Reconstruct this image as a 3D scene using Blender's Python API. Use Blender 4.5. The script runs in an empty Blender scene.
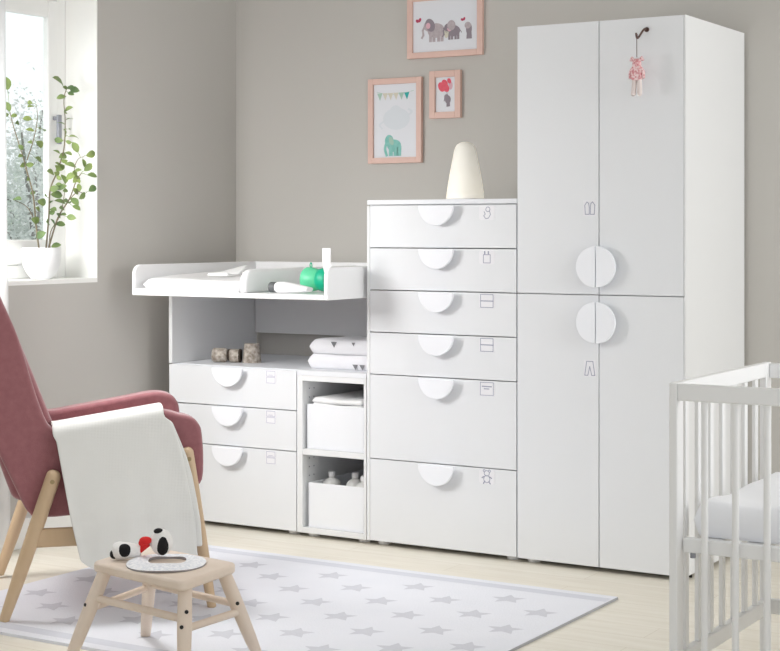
import bpy, bmesh, math, random
from mathutils import Vector, Matrix
random.seed(7)
SC = bpy.context.scene
COL = SC.collection
PI = math.pi

# ------------------------------------------------------------------ materials
def mat(name, col, rough=0.5, metal=0.0, bump=None, var=None, spec=0.5, sheen=0.0, emit=None, sss=0.0, trans=0.0):
    m = bpy.data.materials.new(name); m.use_nodes = True
    nt = m.node_tree; b = nt.nodes['Principled BSDF']
    b.inputs['Base Color'].default_value = (*col, 1)
    b.inputs['Roughness'].default_value = rough
    b.inputs['Metallic'].default_value = metal
    b.inputs['Specular IOR Level'].default_value = spec
    b.inputs['Sheen Weight'].default_value = sheen
    if sss:
        b.inputs['Subsurface Weight'].default_value = sss
        b.inputs['Subsurface Radius'].default_value = (.02, .015, .01)
    if trans: b.inputs['Transmission Weight'].default_value = trans
    if emit:
        b.inputs['Emission Color'].default_value = (*emit[0], 1)
        b.inputs['Emission Strength'].default_value = emit[1]
    tc = nt.nodes.new('ShaderNodeTexCoord')
    if var:   # (scale xyz, second colour, contrast)
        mp = nt.nodes.new('ShaderNodeMapping'); mp.inputs['Scale'].default_value = var[0]
        nt.links.new(tc.outputs['Object'], mp.inputs['Vector'])
        n = nt.nodes.new('ShaderNodeTexNoise'); n.inputs['Scale'].default_value = 1.0
        n.inputs['Detail'].default_value = 4
        nt.links.new(mp.outputs[0], n.inputs['Vector'])
        r = nt.nodes.new('ShaderNodeValToRGB')
        r.color_ramp.elements[0].position = .5 - var[2]; r.color_ramp.elements[1].position = .5 + var[2]
        r.color_ramp.elements[0].color = (*col, 1); r.color_ramp.elements[1].color = (*var[1], 1)
        nt.links.new(n.outputs['Fac'], r.inputs[0])
        nt.links.new(r.outputs[0], b.inputs['Base Color'])
    if bump:  # (scale, strength, distance)
        n2 = nt.nodes.new('ShaderNodeTexNoise'); n2.inputs['Scale'].default_value = bump[0]; n2.inputs['Detail'].default_value = 3
        nt.links.new(tc.outputs['Object'], n2.inputs['Vector'])
        bp = nt.nodes.new('ShaderNodeBump'); bp.inputs['Strength'].default_value = bump[1]; bp.inputs['Distance'].default_value = bump[2]
        nt.links.new(n2.outputs['Fac'], bp.inputs['Height'])
        nt.links.new(bp.outputs[0], b.inputs['Normal'])
    return m

def s2l(r, g, b):
    f = lambda c: ((c/255+.055)/1.055)**2.4 if c > 10 else c/255/12.92
    return (f(r), f(g), f(b))

M = {}
M['wall'] = mat('wall_paint', s2l(197, 194, 189), .9, bump=(60, .05, .002), var=((1.5, 1.5, 1.5), s2l(195, 192, 187), .3), spec=.2)
M['ceil'] = mat('ceiling_paint', s2l(238, 238, 236), .9, spec=.2)
M['trimw'] = mat('trim_white', s2l(240, 240, 238), .45)
M['reveal'] = mat('reveal_white', s2l(246, 246, 243), .8, spec=.2)
M['white'] = mat('white_foil', s2l(233, 235, 239), .42, bump=(25, .02, .0005))
M['front'] = mat('white_front', s2l(232, 234, 237), .45, bump=(25, .02, .0005))
M['carc'] = mat('carcass_white', s2l(233, 234, 235), .5)
M['tray'] = mat('tray_white', s2l(246, 246, 247), .35)
M['handle'] = mat('handle_white', s2l(245, 247, 252), .5)
M['card'] = mat('card_white', s2l(238, 238, 242), .35)
M['ink'] = mat('icon_ink', s2l(160, 162, 182), .6)
M['ink2'] = mat('icon_pale', s2l(196, 197, 212), .6)
M['gap_shade'] = mat('painted_gap_shade', s2l(40, 38, 35), .9)  # near-black, paints the shade under the cabinets
M['box'] = mat('box_plastic', s2l(240, 242, 246), .4)
M['crib'] = mat('crib_white', s2l(240, 240, 240), .4)
M['sheet'] = mat('sheet_cotton', s2l(244, 245, 249), .9, bump=(40, .15, .004), sheen=.2)
M['towel'] = mat('towel_terry', s2l(236, 236, 240), .95, bump=(250, .5, .003), sheen=.3)
M['grey_patch'] = mat('grey_print', s2l(125, 125, 128), .9)
M['cloth'] = mat('cloth_white', s2l(246, 246, 246), .9, bump=(90, .2, .003))
M['mat'] = mat('mat_white', s2l(250, 250, 251), .5)
M['pink'] = mat('pink_wool', s2l(160, 105, 110), .95, bump=(450, .5, .002), var=((60, 60, 60), s2l(146, 92, 97), .3), sheen=.5)
M['beech'] = mat('beech_wood', s2l(212, 187, 156), .5, var=((14, 14, 2.2), s2l(196, 167, 132), .3))
M['pine'] = mat('pale_pine', s2l(234, 219, 205), .5, var=((16, 16, 3), s2l(224, 206, 189), .3))
M['black'] = mat('black_plastic', s2l(25, 24, 26), .5)
M['brass'] = mat('brass_screw', s2l(170, 150, 115), .35, .9)
M['frame'] = mat('pink_frame', s2l(224, 190, 178), .5, var=((30, 30, 30), s2l(218, 183, 171), .4))
M['paper'] = mat('print_paper', s2l(226, 228, 234), .6)
M['teal'] = mat('print_teal', s2l(120, 188, 178), .8, var=((60, 60, 60), s2l(150, 205, 198), .3))
M['teal2'] = mat('print_deep_teal', s2l(50, 170, 165), .8)
M['sage'] = mat('print_sage', s2l(170, 200, 185), .8)
M['sand'] = mat('print_sand', s2l(215, 210, 195), .8)
M['mist'] = mat('print_mist', s2l(218, 223, 229), .8)
M['egrey'] = mat('print_elephant_grey', s2l(172, 160, 165), .8, var=((90, 90, 90), s2l(196, 186, 190), .3))
M['egrey2'] = mat('print_dark_grey', s2l(145, 135, 144), .8)
M['rose'] = mat('print_rose', s2l(222, 178, 190), .8)
M['red'] = mat('print_red', s2l(222, 80, 100), .8, var=((80, 80, 80), s2l(236, 110, 126), .3))
M['wine'] = mat('print_wine', s2l(185, 70, 100), .8)
M['lamp'] = mat('lamp_glass', s2l(248, 246, 240), .6)
M['rugw'] = mat('rug_white', s2l(232, 233, 240), .97, bump=(180, .4, .003), var=((7, 7, 7), s2l(226, 228, 236), .4), sheen=.2)
M['rugg'] = mat('rug_grey', s2l(206, 207, 215), .97, bump=(180, .4, .003), var=((40, 40, 40), s2l(212, 213, 221), .4))
M['rugstripe'] = mat('rug_stripe', s2l(212, 214, 223), .97)
M['rugedge'] = mat('rug_edge', s2l(168, 168, 172), .97)
M['blanket'] = mat('blanket_knit', s2l(232, 232, 229), .95, sheen=.3)
M['green'] = mat('green_silicone', s2l(100, 215, 165), .4)
M['deepgreen'] = mat('deep_green', s2l(15, 180, 140), .4)
M['darkgrey'] = mat('dark_cap', s2l(95, 98, 100), .5)
M['bark'] = mat('speckled_bark', s2l(208, 200, 190), .9, var=((70, 70, 70), s2l(140, 128, 116), .18), bump=(80, .5, .004))
M['darkbark'] = mat('dark_edge', s2l(70, 58, 48), .9)
M['pot'] = mat('pot_glaze', s2l(240, 241, 242), .35)
M['soil'] = mat('soil', s2l(90, 75, 60), .95)
M['stem'] = mat('stem_brown', s2l(128, 118, 96), .8)
M['leaf'] = mat('leaf_green', s2l(92, 120, 74), .6, var=((9, 9, 9), s2l(150, 168, 96), .15))
M['bush'] = mat('bush_leaf', s2l(212, 222, 214), .9, var=((3, 3, 3), s2l(250, 252, 250), .2), spec=.1)
M['bushwood'] = mat('bush_wood', s2l(150, 150, 145), .9)
M['ground'] = mat('outside_ground', s2l(235, 238, 238), .95)
M['steel'] = mat('grey_metal', s2l(150, 152, 160), .35, .6)
M['hook'] = mat('dark_hook', s2l(95, 72, 66), .4, .5)
M['floral'] = mat('pink_floral', s2l(240, 215, 216), .9, var=((160, 160, 160), s2l(212, 140, 146), .07))
M['dollskin'] = mat('doll_pale', s2l(228, 216, 213), .9)
M['plushw'] = mat('plush_white', s2l(240, 238, 236), .95, bump=(200, .6, .004))
M['plushb'] = mat('plush_black', s2l(22, 20, 22), .95, bump=(200, .6, .004))
M['plushr'] = mat('plush_red', s2l(215, 40, 40), .9)
M['bib'] = mat('bib_cotton', s2l(248, 248, 250), .9, var=((120, 120, 120), s2l(222, 225, 232), .12))
M['bibedge'] = mat('bib_edge', s2l(150, 145, 145), .9)
M['bottle'] = mat('bottle_white', s2l(225, 225, 222), .4)

# blanket knit bump
def knit(m, sc):
    nt = m.node_tree; b = nt.nodes['Principled BSDF']
    tc = nt.nodes.new('ShaderNodeTexCoord')
    w1 = nt.nodes.new('ShaderNodeTexWave'); w1.inputs['Scale'].default_value = sc; w1.bands_direction = 'X'
    w2 = nt.nodes.new('ShaderNodeTexWave'); w2.inputs['Scale'].default_value = sc; w2.bands_direction = 'Z'
    for w in (w1, w2):
        w.inputs['Distortion'].default_value = 1.0
        nt.links.new(tc.outputs['Object'], w.inputs['Vector'])
    mx = nt.nodes.new('ShaderNodeMath'); mx.operation = 'ADD'
    nt.links.new(w1.outputs['Fac'], mx.inputs[0]); nt.links.new(w2.outputs['Fac'], mx.inputs[1])
    bp = nt.nodes.new('ShaderNodeBump'); bp.inputs['Strength'].default_value = .15; bp.inputs['Distance'].default_value = .003
    nt.links.new(mx.outputs[0], bp.inputs['Height']); nt.links.new(bp.outputs[0], b.inputs['Normal'])
knit(M['blanket'], 75)

# floor: pale planks
def floor_mat():
    m = bpy.data.materials.new('pale_planks'); m.use_nodes = True
    nt = m.node_tree; b = nt.nodes['Principled BSDF']
    tc = nt.nodes.new('ShaderNodeTexCoord')
    br = nt.nodes.new('ShaderNodeTexBrick'); br.inputs['Scale'].default_value = 1
    br.inputs['Brick Width'].default_value = .9; br.inputs['Row Height'].default_value = .12
    br.inputs['Mortar Size'].default_value = .0012; br.inputs['Mortar Smooth'].default_value = .4
    br.inputs['Color1'].default_value = (*s2l(236, 231, 219), 1); br.inputs['Color2'].default_value = (*s2l(231, 225, 212), 1)
    br.inputs['Mortar'].default_value = (*s2l(212, 203, 186), 1)
    nt.links.new(tc.outputs['Object'], br.inputs['Vector'])
    mp = nt.nodes.new('ShaderNodeMapping'); mp.inputs['Scale'].default_value = (3, 26, 1)
    nt.links.new(tc.outputs['Object'], mp.inputs['Vector'])
    n = nt.nodes.new('ShaderNodeTexNoise'); n.inputs['Scale'].default_value = 1.4; n.inputs['Detail'].default_value = 5
    nt.links.new(mp.outputs[0], n.inputs['Vector'])
    mix = nt.nodes.new('ShaderNodeMix'); mix.data_type = 'RGBA'; mix.blend_type = 'MULTIPLY'
    mix.inputs[0].default_value = .35
    rr = nt.nodes.new('ShaderNodeValToRGB'); rr.color_ramp.elements[0].position = .3; rr.color_ramp.elements[1].position = .65
    rr.color_ramp.elements[0].color = (.80, .77, .70, 1); rr.color_ramp.elements[1].color = (1, 1, 1, 1)
    nt.links.new(n.outputs['Fac'], rr.inputs[0])
    nt.links.new(br.outputs['Color'], mix.inputs[6]); nt.links.new(rr.outputs[0], mix.inputs[7])
    nt.links.new(mix.outputs[2], b.inputs['Base Color'])
    b.inputs['Roughness'].default_value = .42
    return m
M['floor'] = floor_mat()

def glass_mat():
    m = bpy.data.materials.new('window_glass'); m.use_nodes = True
    nt = m.node_tree; nt.nodes.clear()
    o = nt.nodes.new('ShaderNodeOutputMaterial'); t = nt.nodes.new('ShaderNodeBsdfTransparent')
    t.inputs[0].default_value = (.97, .985, .98, 1)
    g = nt.nodes.new('ShaderNodeBsdfGlossy'); g.inputs['Roughness'].default_value = .02
    x = nt.nodes.new('ShaderNodeMixShader'); x.inputs[0].default_value = .06
    nt.links.new(t.outputs[0], x.inputs[1]); nt.links.new(g.outputs[0], x.inputs[2]); nt.links.new(x.outputs[0], o.inputs[0])
    return m
M['glass'] = glass_mat()

def sheer_mat():
    m = bpy.data.materials.new('sheer_curtain'); m.use_nodes = True
    nt = m.node_tree; nt.nodes.clear()
    o = nt.nodes.new('ShaderNodeOutputMaterial')
    d = nt.nodes.new('ShaderNodeBsdfDiffuse'); d.inputs[0].default_value = (.9, .9, .9, 1)
    tl = nt.nodes.new('ShaderNodeBsdfTranslucent'); tl.inputs[0].default_value = (.9, .9, .9, 1)
    tp = nt.nodes.new('ShaderNodeBsdfTransparent')
    a = nt.nodes.new('ShaderNodeMixShader'); a.inputs[0].default_value = .45
    nt.links.new(d.outputs[0], a.inputs[1]); nt.links.new(tl.outputs[0], a.inputs[2])
    c = nt.nodes.new('ShaderNodeMixShader'); c.inputs[0].default_value = .16
    nt.links.new(a.outputs[0], c.inputs[1]); nt.links.new(tp.outputs[0], c.inputs[2]); nt.links.new(c.outputs[0], o.inputs[0])
    return m
M['sheer'] = sheer_mat()

# lamp shade: warm emission that fades towards the top
def lamp_mat():
    m = M['lamp']; nt = m.node_tree; b = nt.nodes['Principled BSDF']
    tc = nt.nodes.new('ShaderNodeTexCoord'); sp = nt.nodes.new('ShaderNodeSeparateXYZ')
    nt.links.new(tc.outputs['Object'], sp.inputs[0])
    mr = nt.nodes.new('ShaderNodeMapRange'); mr.inputs['From Min'].default_value = .02; mr.inputs['From Max'].default_value = .2
    mr.inputs['To Min'].default_value = .30; mr.inputs['To Max'].default_value = .1
    nt.links.new(sp.outputs['Z'], mr.inputs['Value'])
    b.inputs['Emission Color'].default_value = (1, .90, .70, 1)
    nt.links.new(mr.outputs[0], b.inputs['Emission Strength'])
lamp_mat()

# ------------------------------------------------------------------ geometry helpers
def finish(name, bm, mats, parent=None, loc=(0, 0, 0), rot=(0, 0, 0), smooth=None, bevel=0, seg=2, kind=None):
    me = bpy.data.meshes.new(name)
    bmesh.ops.recalc_face_normals(bm, faces=bm.faces)
    bm.to_mesh(me); bm.free()
    if not isinstance(mats, (list, tuple)): mats = [mats]
    for m in mats: me.materials.append(m)
    o = bpy.data.objects.new(name, me); COL.objects.link(o)
    if smooth is not None:
        me.shade_smooth()
        me.set_sharp_from_angle(angle=math.radians(smooth))
    if bevel:
        md = o.modifiers.new('bevel', 'BEVEL'); md.width = bevel; md.segments = seg; md.limit_method = 'ANGLE'
        md.angle_limit = math.radians(40); md.harden_normals = False
        if smooth is None:
            me.shade_smooth(); me.set_sharp_from_angle(angle=math.radians(60))
    o.location = loc; o.rotation_euler = rot
    if parent: o.parent = parent
    if kind: o['kind'] = kind
    return o

def box(bm, x0, x1, y0, y1, z0, z1, mi=0):
    v = [bm.verts.new(p) for p in ((x0, y0, z0), (x1, y0, z0), (x1, y1, z0), (x0, y1, z0), (x0, y0, z1), (x1, y0, z1), (x1, y1, z1), (x0, y1, z1))]
    for f in ((0, 3, 2, 1), (4, 5, 6, 7), (0, 1, 5, 4), (1, 2, 6, 5), (2, 3, 7, 6), (3, 0, 4, 7)):
        bm.faces.new([v[i] for i in f]).material_index = mi

def tube(bm, pts, rads, n=12, mi=0, cap=True):
    pts = [Vector(p) for p in pts]
    if not isinstance(rads, (list, tuple)): rads = [rads]*len(pts)
    rings = []
    up = None
    for i, p in enumerate(pts):
        d = (pts[min(i+1, len(pts)-1)] - pts[max(i-1, 0)]).normalized()
        if up is None:
            up = Vector((0, 0, 1)) if abs(d.z) < .9 else Vector((1, 0, 0))
        a = d.cross(up).normalized(); b = a.cross(d).normalized(); up = b
        rings.append([bm.verts.new(p + a*rads[i]*math.cos(2*PI*k/n) + b*rads[i]*math.sin(2*PI*k/n)) for k in range(n)])
    for r0, r1 in zip(rings, rings[1:]):
        for k in range(n):
            bm.faces.new((r0[k], r0[(k+1) % n], r1[(k+1) % n], r1[k])).material_index = mi
    if cap:
        bm.faces.new(rings[0][::-1]).material_index = mi; bm.faces.new(rings[-1]).material_index = mi

def lathe(bm, prof, c=(0, 0, 0), n=32, mi=0, sx=1, sy=1):
    c = Vector(c); rings = []
    for r, z in prof:
        if r < 1e-6: rings.append([bm.verts.new(c+Vector((0, 0, z)))])
        else: rings.append([bm.verts.new(c+Vector((r*sx*math.cos(2*PI*k/n), r*sy*math.sin(2*PI*k/n), z))) for k in range(n)])
    for r0, r1 in zip(rings, rings[1:]):
        for k in range(n):
            if len(r0) == 1 and len(r1) == 1: continue
            if len(r0) == 1: f = (r0[0], r1[(k+1) % n], r1[k])
            elif len(r1) == 1: f = (r0[k], r0[(k+1) % n], r1[0])
            else: f = (r0[k], r0[(k+1) % n], r1[(k+1) % n], r1[k])
            bm.faces.new(f).material_index = mi

def prism(bm, poly, axis, a, b, mi=0):
    """poly: 2D points; axis: 'x' -> (a, p, q), 'y' -> (p, a, q), 'z' -> (p, q, a)"""
    def P(p, t):
        return {'x': (t, p[0], p[1]), 'y': (p[0], t, p[1]), 'z': (p[0], p[1], t)}[axis]
    v0 = [bm.verts.new(P(p, a)) for p in poly]; v1 = [bm.verts.new(P(p, b)) for p in poly]
    bm.faces.new(v0).material_index = mi; bm.faces.new(v1[::-1]).material_index = mi
    n = len(poly)
    for i in range(n):
        bm.faces.new((v0[i], v1[i], v1[(i+1) % n], v0[(i+1) % n])).material_index = mi

def flat(bm, poly, y, mi):           # a flat printed shape facing -Y
    bm.faces.new([bm.verts.new((p[0], y, p[1])) for p in poly]).material_index = mi

def ell(cx, cz, a, b, rot=0, n=20):
    return [(cx + a*math.cos(t)*math.cos(rot) - b*math.sin(t)*math.sin(rot), cz + a*math.cos(t)*math.sin(rot) + b*math.sin(t)*math.cos(rot)) for t in [2*PI*k/n for k in range(n)]]

def line(bm, pts, w, y, mi, closed=False):
    P = list(pts) + ([pts[0]] if closed else [])
    for ii, ((x0, z0), (x1, z1)) in enumerate(zip(P, P[1:])):
        yy = y - .00003*ii
        dx, dz = x1-x0, z1-z0; L = math.hypot(dx, dz) or 1
        nx, nz = -dz/L*w/2, dx/L*w/2; ex, ez = dx/L*w/2, dz/L*w/2
        flat(bm, [(x0+nx-ex, z0+nz-ez), (x1+nx+ex, z1+nz+ez), (x1-nx+ex, z1-nz+ez), (x0-nx-ex, z0-nz-ez)], yy, mi)

def ellipsoid(bm, c, r, mi=0, seg=20, rot=None):
    res = bmesh.ops.create_uvsphere(bm, u_segments=seg, v_segments=seg//2+2, radius=1)
    Mx = Matrix.Translation(c) @ (rot or Matrix.Identity(4)) @ Matrix.Diagonal((*r, 1))
    bmesh.ops.transform(bm, matrix=Mx, verts=res['verts'])
    for v in res['verts']:
        for f in v.link_faces: f.material_index = mi

def smooth_path(pts, sub=6, closed=False):
    out = []; n = len(pts)
    rng = range(n if closed else n-1)
    for i in rng:
        if closed: p = [pts[(i+k-1) % n] for k in range(4)]
        else: p = [pts[max(0, min(n-1, i+k-1))] for k in range(4)]
        for s in range(sub):
            t = s/sub
            out.append(tuple(.5*((2*p[1][j]) + (-p[0][j]+p[2][j])*t + (2*p[0][j]-5*p[1][j]+4*p[2][j]-p[3][j])*t*t + (-p[0][j]+3*p[1][j]-3*p[2][j]+p[3][j])*t**3) for j in range(len(pts[0]))))
    if not closed: out.append(tuple(pts[-1]))
    return out

def arc(cx, cz, r, a0, a1, n=12):
    return [(cx+r*math.cos(math.radians(a0+(a1-a0)*k/n)), cz+r*math.sin(math.radians(a0+(a1-a0)*k/n))) for k in range(n+1)]

def thing(name, label, cat, loc=(0, 0, 0), rz=0, group=None):
    o = bpy.data.objects.new(name, None); COL.objects.link(o)
    o.empty_display_size = .1
    o.location = loc; o.rotation_euler = (0, 0, rz)
    o['label'] = label; o['category'] = cat
    if group: o['group'] = group
    return o
def tag(o, label, cat, group=None):
    o['label'] = label; o['category'] = cat
    if group: o['group'] = group
    return o
B = bmesh.new

# ------------------------------------------------------------------ room shell
XL, YB = -.111, .585
ZC = 2.62
bm = B(); box(bm, -.40, 5.6, -6.2, .75, -.12, 0); finish('floor', bm, M['floor'], kind='structure')
bm = B(); box(bm, -.40, 5.6, YB, .75, 0, ZC); finish('wall_back', bm, M['wall'], kind='structure')
WY0, WY1, WZ0, WZ1 = -2.23, -.282, .94, 2.06
bm = B()
wx0 = -.36
box(bm, wx0, XL, WY1, YB, 0, ZC); box(bm, wx0, XL, -4.2, WY0, 0, ZC)
box(bm, wx0, XL, WY0, WY1, 0, WZ0); box(bm, wx0, XL, WY0, WY1, WZ1, ZC)
finish('wall_left', bm, M['wall'], kind='structure')
# white painted window reveal lining and sill
bm = B()
t = .004
box(bm, -.27, XL+.0005, WY1-t, WY1, WZ0, WZ1); box(bm, -.27, XL+.0005, WY0, WY0+t, WZ0, WZ1)
box(bm, -.27, XL+.0005, WY0, WY1, WZ1-t, WZ1)
finish('trim_1', bm, M['reveal'], kind='structure')
bm = B(); box(bm, -.27, XL+.001, WY0+.001, WY1-.001, WZ0-.012, WZ0+.004)
finish('trim_2', bm, M['reveal'], kind='structure')
bm = B(); box(bm, -.40, 5.6, -6.2, .75, ZC, ZC+.1); finish('ceiling', bm, M['ceil'], kind='structure')
bm = B(); box(bm, XL, 5.6, YB-.013, YB, 0, .08); finish('baseboard_back', bm, M['trimw'], kind='structure', bevel=.004)
bm = B(); box(bm, XL, XL+.013, -4.2, YB-.013, 0, .105); finish('baseboard_left', bm, M['trimw'], kind='structure', bevel=.004)

# window: fixed frame, sash, pane, handle
win = bpy.data.objects.new('window_1', None); COL.objects.link(win); win['kind'] = 'structure'
win.location = (-.29, -1.25, .95)
def rel(o): # keep world coordinates while parenting to the window empty
    o.parent = win; o.location = Vector(o.location) - win.location; return o
def ring(bm, y0, y1, z0, z1, wl, wr, wb, wt, x0, x1):
    box(bm, x0, x1, y0, y0+wl, z0, z1); box(bm, x0, x1, y1-wr, y1, z0, z1)
    box(bm, x0, x1, y0+wl, y1-wr, z0, z0+wb); box(bm, x0, x1, y0+wl, y1-wr, z1-wt, z1)
bm = B(); ring(bm, WY0+.004, WY1-.004, WZ0+.004, WZ1-.004, .045, .045, .05, .07, -.300, -.265)
rel(finish('window_frame', bm, M['trimw'], bevel=.004))
for (a, b_) in ((-.985, -.328), (-1.60, -.990), (-2.184, -1.604)):
    bm = B(); ring(bm, a, b_, .996, 1.985, .055, .055, .092, .066, -.292, -.262)
    s = rel(finish('window_sash', bm, M['trimw'], bevel=.006))
    bm = B(); box(bm, -.271, -.268, a+.05, b_-.05, 1.08, 1.925)
    rel(finish('window_pane', bm, M['glass']))
bm = B(); box(bm, -.262, -.240, -.361, -.347, 1.535, 1.55)
box(bm, -.242, -.230, -.364, -.344, 1.445, 1.555)
rel(finish('window_handle', bm, M['steel'], bevel=.003))

# outside
bm = B(); box(bm, -14, -.7, -4, 12, -.5, -.4); finish('garden_ground', bm, M['ground'], kind='structure')  # garden ground slab beyond the window
def bush(cx, cy, h, rad, n, label, seed):
    rnd = random.Random(seed)
    t_ = thing('garden_shrub', label, 'shrub', (cx, cy, -.4))
    bm = B()
    tips = []
    for k in range(16):
        a = rnd.uniform(0, 2*PI); r = rnd.uniform(.2, 1)*rad; hh = h*rnd.uniform(.55, .97)
        p = [(0, 0, 0), (r*.25*math.cos(a), r*.25*math.sin(a), hh*.4), (r*.7*math.cos(a), r*.7*math.sin(a), hh*.75), (r*math.cos(a), r*math.sin(a), hh)]
        pp = smooth_path(p, 4); tube(bm, pp, [.03*(1-i/len(pp))+.005 for i in range(len(pp))], 6)
        tips += pp[3:]
    finish('branches', bm, M['bushwood'], t_, smooth=60)
    bm = B()
    for k in range(n):
        c = Vector(rnd.choice(tips)) + Vector((rnd.gauss(0, .16), rnd.gauss(0, .16), rnd.gauss(0, .14)))
        if c.z < .1: c.z = .1
        d = Vector((rnd.gauss(0, 1), rnd.gauss(0, 1), rnd.gauss(0, .8))).normalized(); e = d.cross(Vector((rnd.gauss(0, 1), rnd.gauss(0, 1), rnd.gauss(0, 1)))).normalized()
        L = rnd.uniform(.011, .024); w = L*.42
        bm.faces.new([bm.verts.new(c+q) for q in (-d*L, e*w-d*L*.2, e*w*.8+d*L*.5, d*L, -e*w*.8+d*L*.5, -e*w-d*L*.2)])
    f = finish('foliage', bm, M['bush'], t_); f['kind'] = 'stuff'
bush(-4.35, 4.0, 2.35, .85, 32000, 'pale out-of-focus leafy shrub in the garden right outside the window', 3)
bush(-6.6, 5.9, 2.75, .8, 16000, 'taller washed-out shrub behind the nearer one outside the window', 5)

# curtain
bm = B()
ny = 40; rows = [0.012, .5, 1.1, 1.7, 2.3, ZC-.03]
grid = []
for z in rows:
    r = []
    for i in range(ny+1):
        y = -.818 - i*.0095
        amp = .016 + .006*math.sin(i*.31)
        x = -.062 + amp*math.sin(i*.72) + .006*math.sin(i*.23+z)
        yy = y + (.028 if z < 1 else .012*(1.9-z)/1.0 if z < 1.9 else 0)*(1-i/ny)
        r.append(bm.verts.new((x, yy, z)))
    grid.append(r)
for a, b_ in zip(grid, grid[1:]):
    for i in range(ny): bm.faces.new((a[i], a[i+1], b_[i+1], b_[i]))
cu = thing('sheer_curtain', 'floor-length sheer white curtain gathered at the left edge of the window', 'curtain', (0, 0, 0))
finish('curtain_panel', bm, M['sheer'], cu, smooth=80)
bm = B(); box(bm, -.085, -.04, -2.3, -.77, ZC-.03, ZC); finish('curtain_track', bm, M['trimw'], cu, bevel=.003)

# ------------------------------------------------------------------ furniture helpers
def half_disc(bm, cx, cz, r, y0, y1, kind):
    a = {'down': (180, 360), 'left': (90, 270), 'right': (-90, 90)}[kind]
    prism(bm, arc(cx, cz, r, a[0], a[1], 28), 'y', y0, y1)

def drawer(parent, x0, x1, z0, z1, hx, icon, lx, depth=.5, cw=.056, r=.070):
    g = .0016
    bm = B(); box(bm, x0+g, x1-g, 0, .017, z0+g, z1-g)
    box(bm, x0+.03, x1-.03, .0172, depth, z0+.02, z0+.035)
    box(bm, x0+.03, x0+.042, .0172, depth, z0+.035, z1-.03); box(bm, x1-.042, x1-.03, .0172, depth, z0+.035, z1-.03)
    d = finish('drawer', bm, M['front'], parent, bevel=.0012)
    bm = B(); half_disc(bm, hx, z1-.002, r, -.030, -.020, 'down'); box(bm, hx-.045, hx+.045, -.0205, .001, z1-.02, z1-.005)
    finish('handle', bm, M['handle'], d, bevel=.002)
    # label card with its line icon
    bm = B(); w = cw/2; c = .006; zt = z1-.004; zb = zt-.050
    prism(bm, [(lx-w+c, zb), (lx+w-c, zb), (lx+w, zb+c), (lx+w, zt-c), (lx+w-c, zt), (lx-w+c, zt), (lx-w, zt-c), (lx-w, zb+c)], 'y', -.0012, .0002)
    icon(bm, lx, (zt+zb)/2)
    finish('label_card', bm, [M['card'], M['ink2'] if icon is ic_two else M['ink']], d)
    return d
IY = -.0016
def ic_two(bm, x, z):
    for dz, hh in ((.012, .0095), (-.012, .0105)):
        line(bm, [(x-.019, z+dz-hh), (x+.019, z+dz-hh), (x+.019, z+dz+hh), (x-.019, z+dz+hh)], .0022, IY, 1, True)
    line(bm, [(x-.01, z+.007), (x+.008, z+.007)], .002, IY, 1)
def ic_child(bm, x, z):
    line(bm, ell(x+.004, z+.012, .008, .008, n=12), .0022, IY, 1, True)
    line(bm, [(x+.01, z+.006), (x+.014, z-.006), (x+.006, z-.018), (x-.004, z-.02), (x-.012, z-.01), (x-.006, z-.004), (x-.01, z+.004)], .0024, IY, 1)
def ic_bottle(bm, x, z):
    line(bm, [(x-.013, z-.020), (x+.013, z-.020), (x+.013, z+.008), (x-.013, z+.008)], .0024, IY, 1, True)
    line(bm, [(x-.008, z+.012), (x-.008, z+.018)], .005, IY, 1); line(bm, [(x+.006, z+.012), (x+.006, z+.018)], .005, IY, 1)
def ic_fold(bm, x, z):
    line(bm, [(x-.024, z-.022), (x+.024, z-.022), (x+.024, z+.022), (x-.024, z+.022)], .0024, IY, 1, True)
    line(bm, [(x-.024, z), (x+.024, z)], .0035, IY, 1)
def ic_text(bm, x, z):
    line(bm, [(x-.025, z-.022), (x+.025, z-.022), (x+.025, z+.022), (x-.025, z+.022)], .0022, IY, 1, True)
    line(bm, [(x-.017, z+.008), (x+.017, z+.008)], .004, IY, 1); line(bm, [(x-.01, z), (x+.008, z)], .0034, IY, 1)
def ic_bear(bm, x, z):
    line(bm, ell(x, z+.012, .010, .009, n=12), .0024, IY, 1, True)
    line(bm, ell(x, z-.008, .012, .012, n=12), .0024, IY, 1, True)
    for sx in (-1, 1):
        line(bm, ell(x+sx*.010, z+.020, .004, .004, n=8), .0022, IY, 1, True)
        line(bm, [(x+sx*.008, z-.016), (x+sx*.013, z-.023)], .004, IY, 1); line(bm, [(x+sx*.011, z), (x+sx*.018, z-.004)], .004, IY, 1)
def feet(parent, xs):
    bm = B(); box(bm, min(xs)-.03, max(xs)+.025, .078, .084, 0, ZB); finish('floor_gap_shade', bm, M['gap_shade'], parent)  # added dark strip standing in for the shade under the cabinet
    for x in xs:
        for y in (.05, .52):
            bm = B(); lathe(bm, [(0, 0), (.02, 0), (.022, .003), (.022, ZB), (0, ZB)], (x, y, 0), 20)
            finish('foot', bm, M['tray'], parent, smooth=40)
def carcass(bm, x0, x1, z0, z1, y0=.019, y1=.568, t=.016):
    box(bm, x0, x0+t, y0, y1, z0, z1); box(bm, x1-t, x1, y0, y1, z0, z1)
    box(bm, x0+t, x1-t, y0, y1, z0, z0+t); box(bm, x0+t, x1-t, y0, y1, z1-t, z1)
    box(bm, x0+t, x1-t, y1-.006, y1, z0+t, z1-t)
ZB = .0165

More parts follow.
